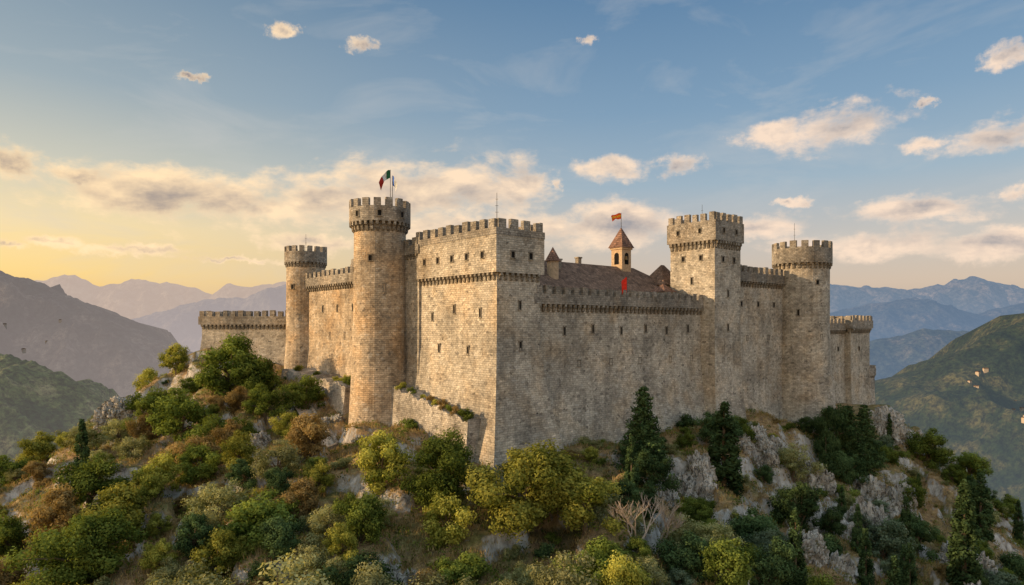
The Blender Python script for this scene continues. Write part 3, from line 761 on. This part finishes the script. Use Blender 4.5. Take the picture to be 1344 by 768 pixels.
v=np.stack([C-side*.05,C+side*.05,C+D*Sz[:,None]+side*.01,C+D*Sz[:,None]-side*.01],1).reshape(-1,3)
me=bpy.data.meshes.new('dry_grass');n=len(C);me.vertices.add(4*n);me.vertices.foreach_set('co',v.astype(np.float32).ravel())
me.loops.add(4*n);me.loops.foreach_set('vertex_index',np.arange(4*n,dtype=np.int32));me.polygons.add(n);me.polygons.foreach_set('loop_start',np.arange(0,4*n,4,dtype=np.int32))
at=me.attributes.new('tint','FLOAT','POINT');at.data.foreach_set('value',np.repeat(np.clip(rng.normal(.5,.25,n),0,1),4).astype(np.float32));me.update();me.materials.append(L_GRASS)
o=bpy.data.objects.new('dry_grass',me);COL.objects.link(o);top(o,'dry golden grass tufts covering the hillside','grass',kind='stuff')
x,y,z=scatter(5200);k=34
r=np.repeat(rng.uniform(.25,.75,len(x)),k);d=unit(len(x)*k)
C=np.repeat(np.stack([x,y,z],1),k,0)+d*r[:,None]*[1,1,.8];C[:,2]+=r*.5
T=np.repeat(rng.uniform(.05,.9,len(x)),k)+d[:,2]*.2
me=leafmesh('undergrowth',C,d+unit(len(C)),rng.uniform(.07,.16,len(C)),T);me.materials.append(L_GREEN)
o=bpy.data.objects.new('undergrowth',me);COL.objects.link(o);top(o,'low green scrub and weeds covering the hillside','undergrowth',kind='stuff')
# ------------------------------------------------------------ rocks
import bmesh
def rockmesh(seed):
    bm=bmesh.new();bmesh.ops.create_icosphere(bm,subdivisions=5,radius=1)
    for v in bm.verts:
        p=v.co.copy();q=p*1.2+Vector((seed*7.1,0,0))
        vd,_=mn.voronoi(Vector((q.x*1.9,q.y*1.9,q.z*.9)))
        c=(vd[1]-vd[0])
        r=.74+.42*min(.5,c)+.18*mn.fractal(q*2.0,.6,2.1,6)+.08*(1-abs(mn.noise(q*7)*2))
        v.co=p*r
    me=bpy.data.meshes.new('rock');bm.to_mesh(me);bm.free();me.materials.append(ROCK);return me
RM=[rockmesh(s) for s in range(6)]
def rock(x,y,s,sz=1):
    o=bpy.data.objects.new('rock_outcrop',random.choice(RM));COL.objects.link(o)
    o.location=(x,y,H(x,y)-.05*s);o.rotation_euler=(random.uniform(-.3,.3),random.uniform(-.3,.3),random.uniform(0,6.28));o.scale=(s*1.1,s*random.uniform(.75,1.1),s*sz*random.uniform(.75,1.1))
    top(o,'weathered pale grey limestone outcrop jutting from the slope','rock','limestone outcrops on the hillside')
for x,y,s,sz,n in ((-74,128,3.2,1.2,3),(-44,100,2.2,1.2,3),(-39,98,2.2,1.1,3),(-12,62,2.2,1.3,3),(-22,72,1.5,1,2),(20.5,92,2.3,1.3,3),(25.5,93,2.7,1.4,4),(42,112,3,1.3,4),(38,108,2.4,1.2,4),
  (22,66,2.2,1.4,3),(36,82,2.6,1.6,4),(31,74,2.0,1.4,3),(81,148,3.7,1.4,4),(67,100,3.2,1.6,4),(58,82,3,1.6,4),(48,108,2.8,1.6,5),(64,118,2.8,1.5,4),(-58,100,1.8,1,3),(-20,97,1.8,.8,2),(-28,106,1.4,.8,2),(-31,116,2.2,1,3),(-27,111,2,.9,3),(46,72,2.6,1.5,3),(52,100,2.8,1.6,4),(-34,88,1.3,1,2),(-66,108,1.8,1,2),(-26,84,1.4,.8,2),(44,96,2.8,1.6,3),(-50,116,2.0,1,2)):
    for i in range(n):
        rock(x+random.uniform(-3,3),y+random.uniform(-2,2),s*random.uniform(.5,1),sz)
pts=[(-33,90),(-29.5,95),(-27,99.5),(-28.5,103),(-31.5,106),(-33,110),(-36,114)]
def spline(P,n=12):
    out=[];P=[P[0]]+P+[P[-1]]
    for i in range(1,len(P)-2):
        for k in range(n):
            t=k/n;a,b,c,d=[Vector(q) for q in P[i-1:i+3]]
            out.append(.5*((2*b)+(c-a)*t+(2*a-5*b+4*c-d)*t*t+(3*b-a-3*c+d)*t**3))
    return out
S=spline(pts);PATHM=plain('pale_gravel',(.55,.46,.36),.95)
mb=MB();mw=MB()
hz=[max(H(*(c+Vector((a_,b_)))) for a_ in (-1,0,1) for b_ in (-1,0,1)) for c in S]
hz=[sum(hz[max(0,i-4):i+5])/len(hz[max(0,i-4):i+5])+.3 for i in range(len(hz))]
for i in range(len(S)-1):
    def fr(j):
        t=(S[min(j+1,len(S)-1)]-S[max(j-1,0)]).normalized();return Vector((t.y,-t.x))
    L=[]
    for j in (i,i+1):
        nrm=fr(j);c=S[j];h=hz[j]
        L.append([(*(c+nrm*q),h) for q in (1.1,-1.1)]+[(*(c+nrm*q),h-2.2) for q in (1.12,1.5)]+[(*(c+nrm*q),h+.55) for q in (1.12,1.5)])
    a,b=L
    mb.face([a[0],b[0],b[1],a[1]][::-1])
    mw.face([a[3],b[3],b[5],a[5]]);mw.face([a[5],b[5],b[4],a[4]]);mw.face([a[4],b[4],b[2],a[2]])
o=mb.obj('path',PATHM,(-30,100,-18));o['kind']='structure'
o=mw.obj('low_stone_wall',RUBBLE,(-30,100,-18));top(o,'low curving pale stone wall beside the hillside path','wall')
# ------------------------------------------------------------ sky
w=bpy.data.worlds.new('World');sc.world=w;w.use_nodes=True;T=NT(w.node_tree)
w.cycles.sampling_method='MANUAL';w.cycles.sample_map_resolution=256
sun_dir=Vector((-1,-.12,math.tan(rad(15)))).normalized()
sky=T.node('ShaderNodeTexSky',sky_type='NISHITA');sky.sun_disc=False;sky.sun_elevation=rad(15);sky.sun_rotation=math.atan2(sun_dir.x,sun_dir.y)
sky.air_density=1.2;sky.dust_density=2.5
tc=T.node('ShaderNodeTexCoord').outputs['Generated']
sp=T.node('ShaderNodeSeparateXYZ');T.put(sp.inputs[0],tc)
az=T.math('ARCTAN2',sp.outputs[0],sp.outputs[1]);el=T.math('ARCSINE',sp.outputs[2])
e2=T.mr(el,-.1,1.2,0,1)
def q(e): return (e+.1)/1.3
left=T.ramp(e2,[(0,(.34,.28,.24)),(q(-.01),(.95,.52,.18)),(q(.07),(1.15,.78,.27)),(q(.13),(1.1,.82,.40)),(q(.2),(.70,.65,.50)),(q(.3),(.37,.44,.47)),(q(.45),(.18,.28,.38)),(1,(.28,.38,.48))])
right=T.ramp(e2,[(0,(.30,.27,.26)),(q(-.01),(.56,.45,.38)),(q(.06),(.72,.56,.45)),(q(.12),(.62,.56,.52)),(q(.2),(.37,.48,.58)),(q(.3),(.22,.36,.52)),(q(.45),(.11,.235,.41)),(1,(.28,.38,.50))])
grad=T.mix(T.mr(az,-.75,.25,0,1,True),left,right)
rear_fill=T.mr(T.math('ABSOLUTE',az),1.0,2.2,0,1,True)  # unseen sky behind the camera, brightened and warmed as fill for shaded walls
grad=T.mix(rear_fill,grad,T.vec('MULTIPLY',grad,(2.5,2.05,1.65)))
base=T.mix(.2,grad,T.vec('MULTIPLY',sky.outputs[0],(.13,.13,.13)))
Pv=T.node('ShaderNodeCombineXYZ');T.put(Pv.inputs[0],az);T.put(Pv.inputs[1],el);Pv=Pv.outputs[0]
cl=[(15,217,52,20),(105,232,60,13),(190,252,150,28),(310,262,110,30),(420,262,100,32),(560,248,150,34),(680,246,50,28),(800,222,42,15),(892,220,28,13),
(1018,170,42,15),(1112,166,76,21),(1215,190,40,9),(1305,186,60,19),(1322,72,32,11),(1215,273,115,14),(1140,322,110,18),(1300,320,100,15),(790,298,110,24),(980,298,80,13),
(375,38,18,7),(475,60,22,7),(245,102,22,4),(770,52,12,7),(70,315,48,7),(178,327,60,6),(410,318,75,10),(1336,258,30,12),(730,243,12,8),(1210,137,14,5),(640,300,120,18),(1035,268,22,5),(10,320,30,6),(300,340,60,4)]
m=None
wn=T.node('ShaderNodeTexNoise');T.put(wn.inputs['Vector'],Pv);wn.inputs['Scale'].default_value=30;wn.inputs['Detail'].default_value=5;wn.inputs['Roughness'].default_value=.65
Pw=T.vec('ADD',Pv,T.vec('MULTIPLY',T.vec('SUBTRACT',wn.outputs['Color'],(.5,.5,.5)),(.075,.034,0)))
Pn=T.vec('MULTIPLY',Pv,(1,2.1,1))
nA=T.noise(Pn,9,6,.6,.2)
for cx,cy,rx,ry in cl:
    a0=math.atan((cx-672)/896);cs=math.cos(a0);e0=math.atan((430-cy)/896*cs)
    g_=1.2 if rx<45 else 1.28
    sx=rx/896*cs*cs*g_;sy=ry/896*cs*g_*1.1
    d=T.vec('LENGTH',T.vec('MULTIPLY_ADD',Pw,(1/sx,1/sy,0),(-a0/sx,-e0/sy,0)))
    m=d if m is None else T.math('MINIMUM',m,d)
dens=T.math('ADD',T.math('SUBTRACT',.95,T.math('MINIMUM',m,2.5)),T.math('MULTIPLY',T.math('SUBTRACT',nA,.48),3.2))
alpha=T.mr(dens,-.1,.75,0,1,True)
nB=T.noise(T.vec('ADD',Pn,(-.014,.045,0)),9,5,.58,.2)
rel=T.math('MULTIPLY',T.math('SUBTRACT',nA,nB),T.mr(dens,0,.9,.6,3.4))
shade=T.math('ADD',T.math('ADD',.92,rel),T.math('MULTIPLY',T.mr(dens,.35,1.5,0,1),-.95),clamp=True)
ccL=T.mix(shade,(.36,.29,.26),(1.15,.84,.48));ccR=T.mix(shade,(.32,.32,.35),(1.0,.77,.59))
cc=T.mix(T.mr(az,-.7,.3,0,1),ccL,ccR)
cir=T.noise(T.vec('MULTIPLY',Pv,(1,3.2,1)),4,5,.6,.6)
base=T.mix(T.mr(cir,.5,.8,0,.4),base,(.64,.62,.59))
fin=T.mix(T.math('MULTIPLY',alpha,.92),base,cc)
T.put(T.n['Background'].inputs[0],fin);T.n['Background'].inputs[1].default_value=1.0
sd=bpy.data.lights.new('sun','SUN');sd.energy=5;sd.angle=rad(.5);sd.color=(1,.69,.38)
so=bpy.data.objects.new('sun',sd);COL.objects.link(so);so.rotation_euler=(-sun_dir).to_track_quat('-Z','Y').to_euler()
cd=bpy.data.cameras.new('camera');cam=bpy.data.objects.new('camera',cd);COL.objects.link(cam)
cam.location=(0,0,0);cam.rotation_euler=(rad(90),0,0);cd.lens=24;cd.sensor_width=36;cd.shift_y=46/1344;cd.clip_end=30000;cd.clip_start=.5
sc.camera=cam
